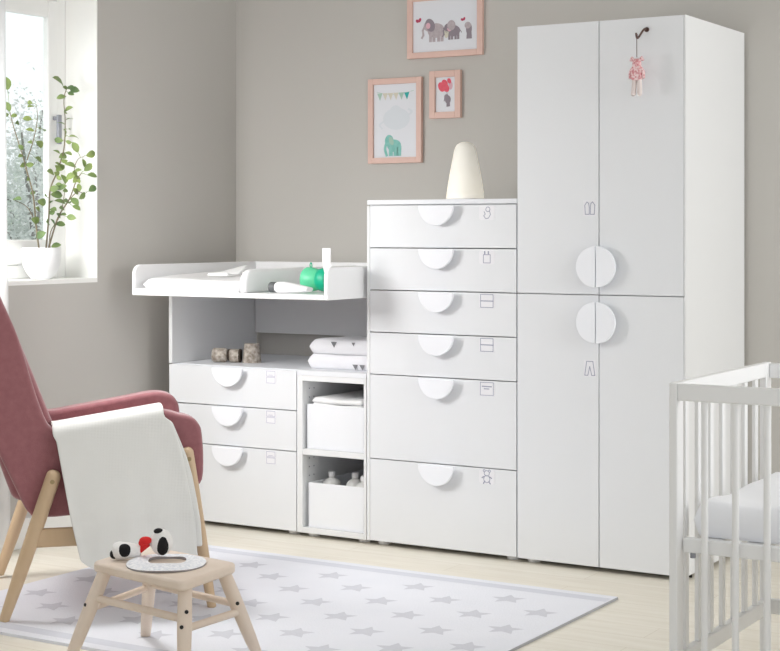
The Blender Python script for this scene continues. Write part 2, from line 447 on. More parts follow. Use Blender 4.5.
# wardrobe (x 1.5 - 2.1)
wd = thing('wardrobe', 'tall white two-column wardrobe with four doors and round split handles', 'wardrobe', (1.8, .28, 0))
def W(o): o.location = Vector(o.location) - Vector((1.8, .28, 0)); return o
bm = B(); t = .0155
box(bm, 1.502, 1.502+t, .019, .568, ZB, 1.810); box(bm, 2.0995-.0055, 2.0995, 0, .568, ZB, 1.810); box(bm, 2.0995-t, 2.0941, .019, .568, ZB, 1.810)
box(bm, 1.502+t, 2.0995-t, .019, .568, ZB, ZB+t); box(bm, 1.502+t, 2.0995-t, .019, .568, 1.810-t, 1.810)
box(bm, 1.502+t, 2.0995-t, .019, .568, .902, .918); box(bm, 1.502+t, 2.0995-t, .560, .567, ZB+t, 1.79)
W(finish('carcass', bm, M['carc'], wd, bevel=.001))
for (z0, z1) in ((.9115, 1.8095), (ZB, .9085)):
    for side in ('left', 'right'):
        x0, x1 = (1.5015, 1.7985) if side == 'left' else (1.8015, 2.0925)
        bm = B(); box(bm, x0, x1, 0, .017, z0, z1)
        d = W(finish('door', bm, M['front'], wd, bevel=.0012))
        cz = 1.003 if z0 > .5 else .820
        hx = 1.7985 if side == 'left' else 1.8015
        bm = B(); half_disc(bm, hx, cz, .068, -.030, -.020, side)
        sx = -1 if side == 'left' else 1
        box(bm, min(hx+sx*.008, hx+sx*.024), max(hx+sx*.008, hx+sx*.024), -.0205, .001, cz-.045, cz+.045)
        finish('handle', bm, M['handle'], d, bevel=.002)
        if side == 'left':
            bm = B(); ix = 1.768
            if z0 > .5:
                iz = 1.195
                prism(bm, [(ix-.024, iz-.026), (ix+.024, iz-.026), (ix+.024, iz+.026), (ix-.024, iz+.026)], 'y', -.001, .0002)
                for s_ in (-1, 1):
                    line(bm, [(ix+s_*.002, iz-.020), (ix+s_*.016, iz-.020), (ix+s_*.018, iz+.010), (ix+s_*.010, iz+.021), (ix+s_*.004, iz+.016), (ix+s_*.002, iz+.004)], .0024, -.0014, 1, True)
            else:
                iz = .668
                prism(bm, [(ix-.022, iz-.028), (ix+.022, iz-.028), (ix+.022, iz+.028), (ix-.022, iz+.028)], 'y', -.001, .0002)
                line(bm, [(ix-.011, iz+.023), (ix+.011, iz+.023), (ix+.018, iz-.023), (ix+.007, iz-.023), (ix, iz+.006), (ix-.007, iz-.023), (ix-.018, iz-.023)], .0024, -.0014, 1, True)
            finish('door_sticker', bm, [M['card'], M['ink']], d)
        if side == 'right' and z0 > .5:
            bm = B()
            hp = [(1.968, 0, 1.770), (1.968, -.012, 1.772), (1.966, -.026, 1.766), (1.962, -.036, 1.754), (1.958, -.044, 1.742), (1.957, -.055, 1.738), (1.957, -.062, 1.744), (1.957, -.064, 1.754)]
            tube(bm, smooth_path(hp, 4), .0034, 10)
            lathe(bm, [(0, 0), (.008, 0), (.008, .004), (0, .004)], (0, 0, 0), 16)
            vs = [v for v in bm.verts][-34:]
            bmesh.ops.transform(bm, matrix=Matrix.Translation((1.968, .0, 1.770)) @ Matrix.Rotation(PI/2, 4, 'X'), verts=vs)
            h = finish('coat_hook', bm, M['hook'], d, smooth=50); h['label'] = 'dark metal hook screwed to the door'
bm = B(); box(bm, 1.51, 2.09, .078, .084, 0, ZB); W(finish('floor_gap_shade', bm, M['gap_shade'], wd))  # added dark strip, painted shade below the wardrobe
for o in (1.54, 2.06):
    for y in (.05, .52):
        bm = B(); lathe(bm, [(0, 0), (.02, 0), (.022, .003), (.022, ZB), (0, ZB)], (o, y, 0), 20)
        W(finish('foot', bm, M['tray'], wd, smooth=40))

# hanging doll
dl = thing('hanging_doll', 'tiny pink floral doll hanging by a string from the wardrobe hook', 'doll', (1.957, -.058, 1.62))
bm = B(); tube(bm, [(0, 0, .056), (0, -.001, .118)], .0012, 6); tube(bm, smooth_path([(0, 0, .118), (-.004, 0, .124), (0, .001, .130), (.004, 0, .124), (0, -.001, .118)], 4), .001, 6)
finish('string', bm, M['hook'], dl, smooth=60)
bm = B(); ellipsoid(bm, (0, 0, .036), (.015, .012, .017)); 
prism(bm, [(-.013, .03), (-.018, -.012), (-.010, -.018), (.010, -.018), (.018, -.012), (.013, .03)], 'y', -.010, .010)
for s_ in (-1, 1):
    tube(bm, [(s_*.008, 0, .045), (s_*.017, 0, .053), (s_*.022, 0, .045)], [.006, .007, .004], 10)
    tube(bm, [(s_*.013, 0, .022), (s_*.022, 0, .008), (s_*.023, 0, -.012)], [.006, .006, .005], 10)
finish('body', bm, M['floral'], dl, smooth=60, bevel=.003)
bm = B()
for s_ in (-1, 1): tube(bm, [(s_*.008, 0, -.014), (s_*.010, 0, -.045), (s_*.011, -.003, -.062), (s_*.012, -.006, -.066)], [.008, .008, .008, .005], 10)
finish('legs', bm, M['dollskin'], dl, smooth=60)

# chest of drawers (x .9 - 1.5)
ch = thing('chest_of_drawers', 'white six-drawer chest with half-round handles between wardrobe and changing table', 'chest of drawers', (0, 0, 0))
bm = B(); carcass(bm, .9025, 1.4975, ZB, 1.209); box(bm, .9025, .9145, 0, .019, ZB, 1.209); finish('carcass', bm, M['carc'], ch, bevel=.001)
bm = B(); box(bm, .903, 1.4985, .001, .570, 1.2135, 1.2300); finish('top_panel', bm, M['white'], ch, bevel=.001)
bm = B(); box(bm, .905, 1.496, .019, .568, 1.209, 1.2135); finish('spacer', bm, M['carc'], ch)
zz = [1.2110, 1.06, .91, .76, .61, .31, ZB]
for k, ic in enumerate((ic_child, ic_bottle, ic_fold, ic_fold, ic_text, ic_bear)):
    drawer(ch, .9140, 1.4985, zz[k+1], zz[k], 1.2, ic, 1.386, cw=.06)
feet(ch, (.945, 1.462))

# drawer cabinet of the changing table (x 0 - .6)
dc = thing('drawer_cabinet', 'low white three-drawer cabinet under the changing tray, behind the pink armchair', 'cabinet')
bm = B(); carcass(bm, .0025, .5985, ZB, .592); finish('carcass', bm, M['carc'], dc, bevel=.001)
for z0, z1 in ((.46, .608), (.31, .46), (ZB, .31)): drawer(dc, .0015, .5985, z0, z1, .30, ic_two, .484, cw=.05)
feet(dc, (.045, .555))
# open shelf cabinet (x .6 - .9)
sc_ = thing('shelf_cabinet', 'narrow white open shelf cabinet between the low drawers and the tall chest', 'cabinet')
bm = B()
box(bm, .6005, .6245, .0, .568, ZB, .592); box(bm, .8890, .8990, 0, .568, ZB, .592)
box(bm,   .6245, .8890, 0, .568, ZB, ZB+.020); box(bm,   .6245, .8890, 0, .568, .572, .592); box(bm, .6245, .8890, .56, .567, .03, .575)
finish('carcass', bm, M['carc'], sc_, bevel=.001)
bm = B(); box(bm, .6247, .8888, .002, .558, .302, .323); finish('shelf', bm, M['carc'], sc_, bevel=.001)
for y in (.045, .075):
    for k in range(16):
        z = .06+k*.032
        if abs(z-.3125) < .015: continue
        bm = B(); lathe(bm, [(0, 0), (.0028, 0), (.0028, .0008), (0, .0008)], (0, 0, 0), 8)
        bmesh.ops.transform(bm, matrix=Matrix.Translation((.6245, y, z)) @ Matrix.Rotation(PI/2, 4, 'Y'), verts=bm.verts)
        finish('peg_hole', bm, M['steel'], sc_)
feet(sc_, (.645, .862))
bm = B(); box(bm, .0035, .8985, .019, .570, .5925, .6100); box(bm, .5995, .8985, .0005, .019, .5925, .6100)
wt = tag(finish('worktop', bm, M['white'], bevel=.001), 'continuous white top board lying on the low drawers and open shelves', 'worktop')

# ------------------------------------------------------------------ changing tray
tr = thing('changing_tray', 'white changing-table tray with raised rounded sides above the low cabinets', 'changing table')
Z0, Z1, Y0, Y1 = .880, .994, -.228, .556
def side_poly(r=.05, y0=Y0, zt=Z1, zb=Z0, y1=Y1):
    return [(y1, zb), (y1, zt)] + arc(y0+r, zt-r, r, 90, 180, 8) + [(y0, zb)]
bm = B(); box(bm, .0250, .8685, Y0, Y1, Z0, Z0+.018); finish('tray_bottom', bm, M['tray'], tr, bevel=.002)
bm = B(); prism(bm, side_poly(.036), 'x', .010, .0250); finish('tray_side', bm, M['tray'], tr, bevel=.003)
bm = B(); prism(bm, side_poly(.035), 'x', .8685, .886); finish('tray_side', bm, M['tray'], tr, bevel=.003)
bm = B(); box(bm, .0195, .8685, Y1-.016, Y1, Z0+.018, Z1); finish('tray_back', bm, M['tray'], tr, bevel=.002)
bm = B(); prism(bm, side_poly(.05, Y0+.004, Z1-.012, Z0+.018, Y1-.016), 'x', .502, .532); finish('divider', bm, M['tray'], tr, bevel=.011, seg=4)
bm = B(); box(bm, .0250, .502, Y0, Y0+.010, Z0+.018, Z0+.026); finish('front_lip', bm, M['tray'], tr, bevel=.002)
for x0, yf in ((.001, .001), (.870, .16)):
    bm = B(); box(bm, x0, x0+.016, yf, .556, .6105, Z0); finish('support_panel', bm, M['carc'], tr, bevel=.001)
bm = B(); box(bm, .020, .870, .540, .554, .700, Z0); finish('back_panel', bm, M['carc'], tr, bevel=.001)
# upright white tab at the front of the right side
bm = B(); pts = [(-.150, .930), (-.178, .995), (-.182, 1.012), (-.182, 1.060)]
for (a, b_) in zip(pts, pts[1:]):
    box(bm, 0, .001, 0, .001, 0, .001)
    vs = list(bm.verts)[-8:]
    co = [(.832, a[0], a[1]), (.866, a[0], a[1]), (.866, a[0]+.003, a[1]), (.832, a[0]+.003, a[1]), (.832, b_[0], b_[1]), (.866, b_[0], b_[1]), (.866, b_[0]+.003, b_[1]), (.832, b_[0]+.003, b_[1])]
    for v, c in zip(vs, co): v.co = c
tb = finish('upright_tab', bm, M['tray'], tr); tb['label'] = 'flat white tab standing above the right side of the tray'

# changing mat
def puffy(name, x0, x1, y0, y1, z0, z1, mt, parent=None, nx=24, ny=30, fn=None, edge=.03, loc=(0, 0, 0), smooth=60, mats=None):
    bm = B(); top = []; bot = []
    def samples(a, b, n):
        e_ = [edge*(1-math.cos(PI/2*k/7)) for k in range(7)]
        return [a+q for q in e_] + [a+edge+(b-a-2*edge)*k/n for k in range(n+1)] + [b-q for q in reversed(e_)]
    XS, YS = samples(x0, x1, nx), samples(y0, y1, ny)
    nx, ny = len(XS)-1, len(YS)-1
    for j in range(ny+1):
        tr_, br_ = [], []
        for i in range(nx+1):
            x, y = XS[i], YS[j]; u, v = (x-x0)/(x1-x0), (y-y0)/(y1-y0)
            dx = min(x-x0, x1-x); dy = min(y-y0, y1-y)
            def prof(d):
                q = min(1, d/edge); return math.sqrt(max(0, 1-(1-q)**2))
            h = prof(dx)*prof(dy)
            e = fn(u, v) if fn else 0
            zm = (z0+z1)/2
            tr_.append(bm.verts.new((x, y, zm+(z1-zm)*h+e*h))); br_.append(bm.verts.new((x, y, zm-(zm-z0)*min(1, h*1.3))))
        top.append(tr_); bot.append(br_)
    for j in range(ny):
        for i in range(nx):
            bm.faces.new((top[j][i], top[j][i+1], top[j+1][i+1], top[j+1][i])); bm.faces.new((bot[j][i], bot[j+1][i], bot[j+1][i+1], bot[j][i+1]))
    bmesh.ops.remove_doubles(bm, verts=bm.verts, dist=1e-5)
    return finish(name, bm, mt, parent, smooth=smooth, loc=loc)
mm = puffy('changing_mat', .045, .492, -.205, .50, .8985, .941, M['mat'], nx=30, ny=40, edge=.025,
      fn=lambda u, v: .016*(abs(2*u-1)**4)*min(1, v*4) + .004*math.sin(v*16)*math.sin(u*6) + .012*v)
tag(mm, 'padded white changing mat lying in the left half of the tray', 'changing mat')
# folded muslin on the mat
bm = B()
def sheet(bm, P, mi=0):
    bm.faces.new([bm.verts.new(p) for p in P]).material_index = mi
zf = .958
box(bm, 0, .1, 0, .1, 0, .014)
for v, c in zip(list(bm.verts), [(.215, -.04, zf-.006), (.320, -.05, zf-.006), (.320, .05, zf-.005), (.225, .05, zf-.005), (.22, -.035, zf+.004), (.315, -.045, zf+.006), (.316, .045, zf+.006), (.23, .045, zf+.004)]): v.co = c
n0 = len(bm.verts)
a, b_, c, d_ = (.250, -.03, zf+.004), (.352, -.03, zf+.000), (.345, .03, zf+.034), (.285, .03, zf+.008)
V = [bm.verts.new(p) for p in (a, b_, c, d_)]; W_ = [bm.verts.new((p[0], p[1]+.02, p[2]+.001)) for p in (a, b_, c, d_)]
bm.faces.new(V); bm.faces.new(W_[::-1])
for i in range(4): bm.faces.new((V[i], W_[i], W_[(i+1) % 4], V[(i+1) % 4]))
tag(finish('muslin_cloth', bm, M['cloth'], bevel=.003, seg=3), 'folded white muslin cloth with a raised pointed corner on the changing mat', 'cloth')

# tube bottle with dark cap
tbm = thing('cream_tube', 'white squeeze tube with dark grey cap lying in the changing tray', 'tube', (.600, -.165, .9190))
bm = B(); tube(bm, [(.024, 0, 0), (.03, 0, 0), (.06, 0, 0), (.12, 0, -.003), (.168, 0, -.008)], [.016, .0195, .0205, .017, .012], 20)
for v in bm.verts:
    if v.co.x > .06: v.co.y *= 1+(v.co.x-.06)*7; v.co.z = v.co.z*(1-(v.co.x-.06)*2.5) - .0*v.co.x
finish('tube_body', bm, M['tray'], tbm, smooth=50)
bm = B(); tube(bm, [(0, 0, 0), (.025, 0, 0)], .0190, 24); finish('cap', bm, M['darkgrey'], tbm, bevel=.002)
# green toy
gt = thing('green_teether', 'two-tone green ribbed baby toy with a small loop beside the white tube', 'toy', (.722, -.04, .8985))
bm = B(); P = [(-.042, .046), (-.040, .052), (-.03, .054), (-.015, .047), (.0, .046), (.012, .048)]
def xl(bm, prof, n=28, mi=0, cz=.046):
    rings = []
    for x, r in prof: rings.append([bm.verts.new((x*1.25, r*math.cos(2*PI*k/n)*.85, cz+r*math.sin(2*PI*k/n)*.86)) for k in range(n)])
    for r0, r1 in zip(rings, rings[1:]):
        for k in range(n): bm.faces.new((r0[k], r0[(k+1) % n], r1[(k+1) % n], r1[k])).material_index = mi
    bm.faces.new(rings[0][::-1]).material_index = mi; bm.faces.new(rings[-1]).material_index = mi
xl(bm, [(-.046, .036), (-.044, .047), (-.036, .052), (-.02, .050), (-.004, .045), (.004, .040)])
finish('body', bm, M['green'], gt, smooth=50)
bm = B(); xl(bm, [(.003, .038), (.006, .046), (.018, .050), (.030, .050), (.037, .047), (.040, .036)])
g2 = finish('end_cap', bm, M['deepgreen'], gt, smooth=50); g2['label'] = 'deeper green end of the toy'
bm = B(); tube(bm, smooth_path([(-.034, 0, .088), (-.037, 0, .098), (-.033, 0, .107), (-.029, 0, .098), (-.030, 0, .088)], 5), .0020, 8)
finish('loop', bm, M['deepgreen'], gt, smooth=60)

# wooden toy blocks on the worktop
def block(name, x, y, prof, label, tilt=(0, 0, 0), side=False):
    t_ = thing(name, label, 'toy block', (x, y, .6102))
    bm = B(); lathe(bm, prof, (0, 0, 0), 20)
    if side:
        bmesh.ops.transform(bm, matrix=Matrix.Translation((0, 0, side)) @ Matrix.Rotation(PI/2, 4, 'Y'), verts=bm.verts)
    for v in bm.verts: v.co += Vector((random.uniform(-1, 1), random.uniform(-1, 1), 0))*.0008
    finish('block_body', bm, M['bark'], t_, smooth=45, rot=tilt)
    return t_
b1 = block('log_block', .150, .130, [(0, -.03), (.022, -.03), (.027, -.024), (.028, .02), (.024, .028), (0, .028)], 'rounded speckled brown block lying leftmost on the worktop', side=.0285, tilt=(0, 0, .5))
bm = B(); tube(bm, [(.0285, .0155, .0285), (.036, .019, .0285)], .0235, 20); finish('bark_rim', bm, M['darkbark'], b1, smooth=40)
b2 = block('log_block', .206, .155, [(0, -.022), (.024, -.022), (.026, -.018), (.026, .014), (0, .014)], 'short speckled disc-shaped block between the rounded and the upright block', side=.0265, tilt=(0, 0, .5))
bm = B(); tube(bm, [(.0125, .007, .0265), (.019, .010, .0265)], .0262, 20); finish('bark_rim', bm, M['darkbark'], b2, smooth=40)
block('log_block', .262, .185, [(0, 0), (.036, 0), (.037, .004), (.030, .070), (.029, .073), (0, .073)], 'upright tapered speckled block standing rightmost of the toy blocks')

# towels
def towel(z0, x0, x1, y0, y1, h, label, patches):
    t_ = thing('folded_towel', label, 'towel', (0, 0, z0), group='folded towels on the worktop')
    for k in range(1):
        o = puffy('towel_fold', x0, x1, y0+.002*k, y1, 0, h, M['towel'], t_, nx=24, ny=16, edge=h*.42,
              fn=lambda u, v: .002*math.sin(u*9+k)+.0015*math.sin(v*7))
    for (px, pz, s_) in patches:
        bm = B(); bm.faces.new([bm.verts.new((px+a*s_, y0-.0015, pz+b*s_)) for a, b in ((-1, .8), (1, .8), (.1, -.9))])
        finish('print_patch', bm, M['grey_patch'], t_)
towel(.6105, .590, .866, .085, .33, .054, 'lower white towel of the folded pair on the worktop', [(.80, .012, .012), (.83, .012, .012)])
towel(.6655, .596, .866, .088, .33, .052, 'upper white towel with small grey triangles, atop the folded pair', [(.705, .036, .013), (.79, .040, .008)])

# boxes on the shelves
def storage(x0, x1, z0, z1, label):
    t_ = thing('storage_box', label, 'box', ((x0+x1)/2, .25, z0), group='white boxes in the open shelf cabinet')
    w = (x1-x0)/2; h = z1-z0; y0, y1 = -.236, .236; t = .005
    bm = B(); box(bm, -w, w, y0, y1, 0, t); box(bm, -w, -w+t, y0, y1, t, h); box(bm, w-t, w, y0, y1, t, h)
    box(bm, -w+t, w-t, y0, y0+t, t, h); box(bm, -w+t, w-t, y1-t, y1, t, h)
    finish('box_body', bm, M['box'], t_, bevel=.0015)
    return t_
storage(.636, .884, .3235, .486, 'white storage box filled with folded cloth on the upper open shelf')
storage(.642, .884, .0370, .200, 'white storage box holding bottles on the lowest open shelf')
for k in range(2):
    o = puffy('folded_cloth', .644+.004*k, .862, .03, .40-.01*k, .468+.020*k+.0005, .488+.020*k, M['cloth'], nx=20, ny=14, edge=.012, fn=lambda u, v: .003*math.sin(u*6+1))
    tag(o, ('lower' if k == 0 else 'upper')+' folded white cloth in the upper storage box', 'cloth', 'folded cloths in the storage box')
bm = B(); box(bm, .65, .855, .05, .38, .3295, .468); tag(finish('folded_cloth', bm, M['cloth'], bevel=.015, seg=3), 'thick folded white bedding packed at the bottom of the upper storage box', 'cloth', 'folded cloths in the storage box')
for (x, y, lb) in ((.675, .12, 'leftmost white capped bottle in the lower storage box'), (.765, .14, 'middle white capped bottle in the lower storage box'), (.838, .085, 'white bottle at the right end of the lower storage box')):
    t_ = thing('baby_bottle', lb, 'bottle', (x, y, .0424), group='bottles in the lower storage box')
    bm = B(); lathe(bm, [(0, 0), (.031, 0), (.034, .004), (.034, .138), (.031, .150), (.020, .160), (.012, .164), (.012, .169), (0, .169)], (0, 0, 0), 24)
    finish('bottle_body', bm, M['bottle'], t_, smooth=40)
    bm = B(); lathe(bm, [(0, .169), (.0125, .169), (.014, .171), (.013, .185), (.009, .187), (0, .187)], (0, 0, 0), 20)
    finish('cap', bm, M['tray'], t_, smooth=40)

# ------------------------------------------------------------------ night lamp
lp = thing('night_lamp', 'glowing cream cone-shaped night lamp on top of the tall chest', 'lamp', (1.133, .31, 1.2302))
bm = B(); pr = [(0, 0), (.066, 0), (.070, .004), (.068, .03), (.058, .095), (.048, .145), (.042, .178), (.038, .193), (.031, .205), (.020, .2125), (.010, .2155), (0, .216)]
lathe(bm, pr, (0, 0, 0), 40); finish('lamp_shade', bm, M['lamp'], lp, smooth=60)
bm = B(); lathe(bm, [(.0705, .0), (.0715, .001), (.0715, .008), (.0695, .009)], (0, 0, 0), 40); finish('base_ring', bm, M['tray'], lp, smooth=60)

# ------------------------------------------------------------------ pictures
def elephant(bm, x, z, s, mi, ear, flip=1, y=0):
    q = lambda pts: [(x+flip*(a-x), b) for a, b in pts]
    flat(bm, q(ell(x, z, .040*s, .030*s)), y, mi)                          # body
    flat(bm, q(ell(x-.034*s, z+.020*s, .024*s, .022*s)), y-.0002, mi)       # head
    for dx in (-.026, -.010, .012, .028):
        flat(bm, q([(x+(dx-.007)*s, z-.046*s), (x+(dx+.007)*s, z-.046*s), (x+(dx+.007)*s, z-.01*s), (x+(dx-.007)*s, z-.01*s)]), y-.0001, mi)
    tr_ = [(x-.052*s, z+.022*s), (x-.062*s, z+.004*s), (x-.060*s, z-.016*s), (x-.066*s, z-.026*s)]
    line(bm, q(tr_), .009*s, y-.0003, mi)
    flat(bm, q(ell(x-.026*s, z+.016*s, .014*s, .018*s, .3)), y-.0005, ear)
    line(bm, q([(x+.038*s, z+.004*s), (x+.048*s, z-.010*s)]), .004*s, y-.0001, mi)
def picture(name, label, x0, x1, z0, z1, draw, mats, fw=.023):
    t_ = thing(name, label, 'picture', ((x0+x1)/2+.006, YB-.009, (z0+z1)/2)); w, h = (x1-x0)/2, (z1-z0)/2
    bm = B(); y0, y1 = -.010, .0085
    box(bm, -w, -w+fw, y0, y1, -h, h); box(bm, w-fw, w, y0, y1, -h, h); box(bm, -w+fw, w-fw, y0, y1, -h, -h+fw); box(bm, -w+fw, w-fw, y0, y1, h-fw, h)
    finish('frame', bm, M['frame'], t_, bevel=.0012)
    bm = B(); box(bm, -w+fw-.001, w-fw+.001, .0, .006, -h+fw-.001, h-fw+.001)
    draw(bm, w-fw, h-fw)
    finish('print', bm, mats, t_)
def dA(bm, w, h):   # bunting and teal elephant under a faint one
    y = -.0008
    line(bm, smooth_path([(-w*.85, h*.80), (-w*.3, h*.72), (w*.3, h*.74), (w*.85, h*.80)], 4), .0015, y, 3)
    cols = [4, 5, 5, 5, 4, 2]
    for k, c in enumerate(cols):
        cx = -w*.72 + k*w*.25; s = .012
        flat(bm, [(cx-s, h*.76), (cx+s, h*.76), (cx+s*.1, h*.56)], y-.0002, c)
    flat(bm, ell(w*.05, h*.05, w*.62, h*.30), y, 6); flat(bm, ell(w*.02, h*.20, w*.30, h*.22), y-.0001, 6)
    line(bm, smooth_path([(w*.5, h*.1), (w*.75, h*.22), (w*.62, h*.3)], 4), .008, y-.0001, 6)
    line(bm, smooth_path([(-w*.5, 0), (-w*.72, -h*.1), (-w*.62, -h*.2)], 4), .007, y-.0001, 6)
    # teal elephant, head down on the left
    flat(bm, ell(-w*.05, -h*.68, w*.32, h*.17), y-.0003, 1); flat(bm, ell(-w*.28, -h*.55, w*.20, h*.17), y-.0004, 1)
    line(bm, smooth_path([(-w*.40, -h*.58), (-w*.47, -h*.76), (-w*.40, -h*.93)], 4), .011, y-.0005, 1)
    for cx in (-w*.20, w*.02, w*.18): flat(bm, [(cx-.009, -h*.96), (cx+.009, -h*.96), (cx+.010, -h*.70), (cx-.010, -h*.70)], y-.0004, 1)
    flat(bm, ell(-w*.18, -h*.55, w*.10, h*.12, .4), y-.0007, 3)
picture('picture_frame', 'large portrait pink frame with bunting and a teal elephant, lower left', .547, .792, 1.387, 1.723, dA,
        [M['paper'], M['teal'], M['teal2'], M['sage'], M['sage'], M['sand'], M['mist']])
def dB(bm, w, h):
    y = -.0008
    for (cx, cz, a, b_) in ((-.018, .030, .014, .020), (-.004, .042, .013, .017), (.002, .026, .013, .018), (.016, .052, .008, .011)): flat(bm, ell(cx, cz, a, b_, .5), y-.0001*(cx*100+3), 1)
    flat(bm, ell(.022, .034, .009, .016), y, 2)
    flat(bm, ell(.010, -.020, .013, .016), y, 3); flat(bm, ell(.004, -.008, .010, .009), y-.0002, 3)
    flat(bm, [(.004, -.048), (.020, -.046), (.018, -.026), (.004, -.026)], y-.0003, 3); line(bm, [(-.004, -.012), (-.006, -.024)], .004, y-.0004, 3)
    line(bm, [(.008, 0), (.0, .02)], .0008, y-.0005, 3)
picture('picture_frame', 'smallest pink frame showing red balloons above a grey figure', .828, .966, 1.556, 1.741, dB, [M['paper'], M['red'], M['rose'], M['egrey2']], fw=.025)
def dC(bm, w, h):
    y = -.0008; zb = -.028
    elephant(bm, -.040, zb+.010, .95, 1, 2, y=y); flat(bm, ell(-.066, zb+.032, .020, .027, .5), y-.0008, 3); flat(bm, ell(-.075, zb+.030, .010, .012), y-.001, 2)
    elephant(bm, .038, zb+.004, .72, 3, 2, y=y); flat(bm, ell(.028, zb+.026, .018, .020), y-.0008, 1)
    line(bm, smooth_path([(-.006, zb+.016), (.006, zb+.020), (.016, zb+.016)], 3), .005, y-.0006, 3)
    flat(bm, ell(.006, zb-.004, .011, .018), y-.0001, 5)
    flat(bm, ell(.105, zb+.008, .013, .024), y, 3); flat(bm, ell(.100, zb+.022, .014, .013), y-.0002, 1); flat(bm, [(.094, zb-.030), (.118, zb-.030), (.116, zb), (.096, zb)], y-.0001, 3)
    for (cx, cz, s) in ((-.118, zb+.052, 1), (.080, zb+.045, .8)):
        flat(bm, ell(cx-.006*s, cz, .008*s, .006*s, -.6), y, 4); flat(bm, ell(cx+.005*s, cz+.003*s, .006*s, .009*s, -.5), y-.0001, 4)
picture('picture_frame', 'topmost pink landscape frame with a row of grey elephants', .728, 1.061, 1.794, 2.040, dC,
        [M['paper'], M['egrey'], M['rose'], M['egrey2'], M['wine'], M['sand']])

# ------------------------------------------------------------------ rug with stars
RX0, RX1, RY0, RY1 = .340, 2.006, -1.612, -.330
bm = B()
box(bm, RX0, RX1, RY0, RY1, 0.0005, .0085, 0)
box(bm, RX0-.002, RX0, RY0, RY1, .0005, .0070, 2); box(bm, RX1, RX1+.002, RY0, RY1, .0005, .0070, 2)
def ztop(poly, mi, z=.0089): bm.faces.new([bm.verts.new((p[0], p[1], z)) for p in poly]).material_index = mi
for y0 in (RY0+.035, RY1-.083): ztop([(RX0+.004, y0), (RX1-.004, y0), (RX1-.004, y0+.048), (RX0+.004, y0+.048)], 3)
k = 0
x = .94-.159*3
ci = -3
while x < RX1-.06:
    off = 0 if ci % 2 == 0 else -.112
    y = -.640+off+.2235
    while y > RY0+.12:
        if y < RY1-.11 and y > RY0+.10:
            a0 = PI/2 + (0 if ci % 2 == 0 else .1) + .2
            R_, r_ = .056, .027
            ztop([(x+(R_ if j % 2 == 0 else r_)*math.cos(a0+j*PI/5), y+(R_ if j % 2 == 0 else r_)*math.sin(a0+j*PI/5)) for j in range(10)], 1)
        y -= .2235
    x += .159; ci += 1
tag(finish('star_rug', bm, [M['rugw'], M['rugg'], M['rugedge'], M['rugstripe']]), 'white flatweave rug with grey stars and border stripe on the floor', 'rug')

# ------------------------------------------------------------------ armchair
AZ = math.radians(46)
ac = thing('armchair', 'dusty pink wing armchair on slanted wooden legs at the left edge', 'armchair', (.640, -1.532, .0092), AZ)
dz = .0092
def Pz(pts): return [(u, z-dz) for u, z in pts]
shell = Pz(smooth_path([(.076, .308), (.095, .297), (.187, .297), (.36, .322), (.50, .348), (.548, .364), (.574, .386), (.578, .46), (.574, .530), (.566, .565), (.540, .590), (.485, .597), (.388, .581), (.233, .556), (.160, .545), (.132, .557), (.112, .598), (.094, .649), (.074, .715), (.044, .815), (.006, .905), (-.035, .990), (-.09, 1.05), (-.15, 1.04), (-.175, .98), (-.150, .84), (-.105, .69), (-.055, .57), (-.007, .475), (.035, .385), (.060, .330)], 3, True))
for y0, y1 in ((.030, .115), (.545, .630)):
    sh = [(u, z-(.017*max(0, min(1, (u-.46)/.05)) if z > .45 and y0 < .3 else 0)) for u, z in shell]
    bm = B(); prism(bm, sh, 'y', y0, y1); finish('side_panel', bm, M['pink'], ac, bevel=.024, seg=5)
bm = B(); prism(bm, Pz([(.03, .34), (.10, .32), (.105, .45), (.02, .70), (-.06, .92), (-.10, 1.02), (-.16, 1.02), (-.155, .92), (-.10, .68), (-.02, .48)]), 'y', .105, .555)
finish('backrest', bm, M['pink'], ac, bevel=.02, seg=4)
bm = B(); prism(bm, Pz([(.06, .315), (.50, .355), (.545, .370), (.545, .43), (.06, .40)]), 'y', .11, .55); finish('seat', bm, M['pink'], ac, bevel=.015, seg=3)
bm = B(); prism(bm, Pz([(.09, .40), (.555, .43), (.560, .50), (.10, .47)]), 'y', .117, .543); finish('seat_cushion', bm, M['pink'], ac, bevel=.028, seg=5)
bm = B(); prism(bm, Pz([(.08, .47), (.18, .47), (.09, .70), (.01, .90), (-.04, .90), (.02, .68)]), 'y', .117, .543); finish('back_cushion', bm, M['pink'], ac, bevel=.028, seg=5)
for ysgn, yc in ((-1, .012), (1, .648)):
    top_r, foot_r = (.142, yc, .418-dz), (.004, yc, 0)
    top_f, foot_f = (.527, yc+.004*-ysgn, .470-dz), (.602, yc-.024*ysgn, 0)
    for (a, b_, r1) in ((top_r, foot_r, .0215), (top_f, foot_f, .0185)):
        bm = B(); d = Vector(b_)-Vector(a)
        pts = [Vector(a)-d.normalized()*f for f in (.016, .012, .005)] + [Vector(a), Vector(a)+d*.3, Vector(a)+d*.7, Vector(b_)]
        tube(bm, pts, [r1*.4, r1*.72, r1*.95, r1, r1, r1*.9, r1*.72], 20)
        for v in bm.verts:
            v.co.z = max(v.co.z, 0)
        lg = finish('leg', bm, M['beech'], ac, smooth=50)
        bm = B(); p0 = Vector(a)+d*.035
        ys = -1 if yc < .3 else 1
        tube(bm, [(p0.x, p0.y+ys*r1*.8, p0.z), (p0.x, p0.y+ys*(r1+.002), p0.z)], .0065, 14); finish('screw', bm, M['brass'], lg, smooth=40)
    bm = B(); box(bm, .080, .555, yc-.010, yc+.010, .215-dz, .268-dz); finish('stretcher', bm, M['beech'], ac, bevel=.004)

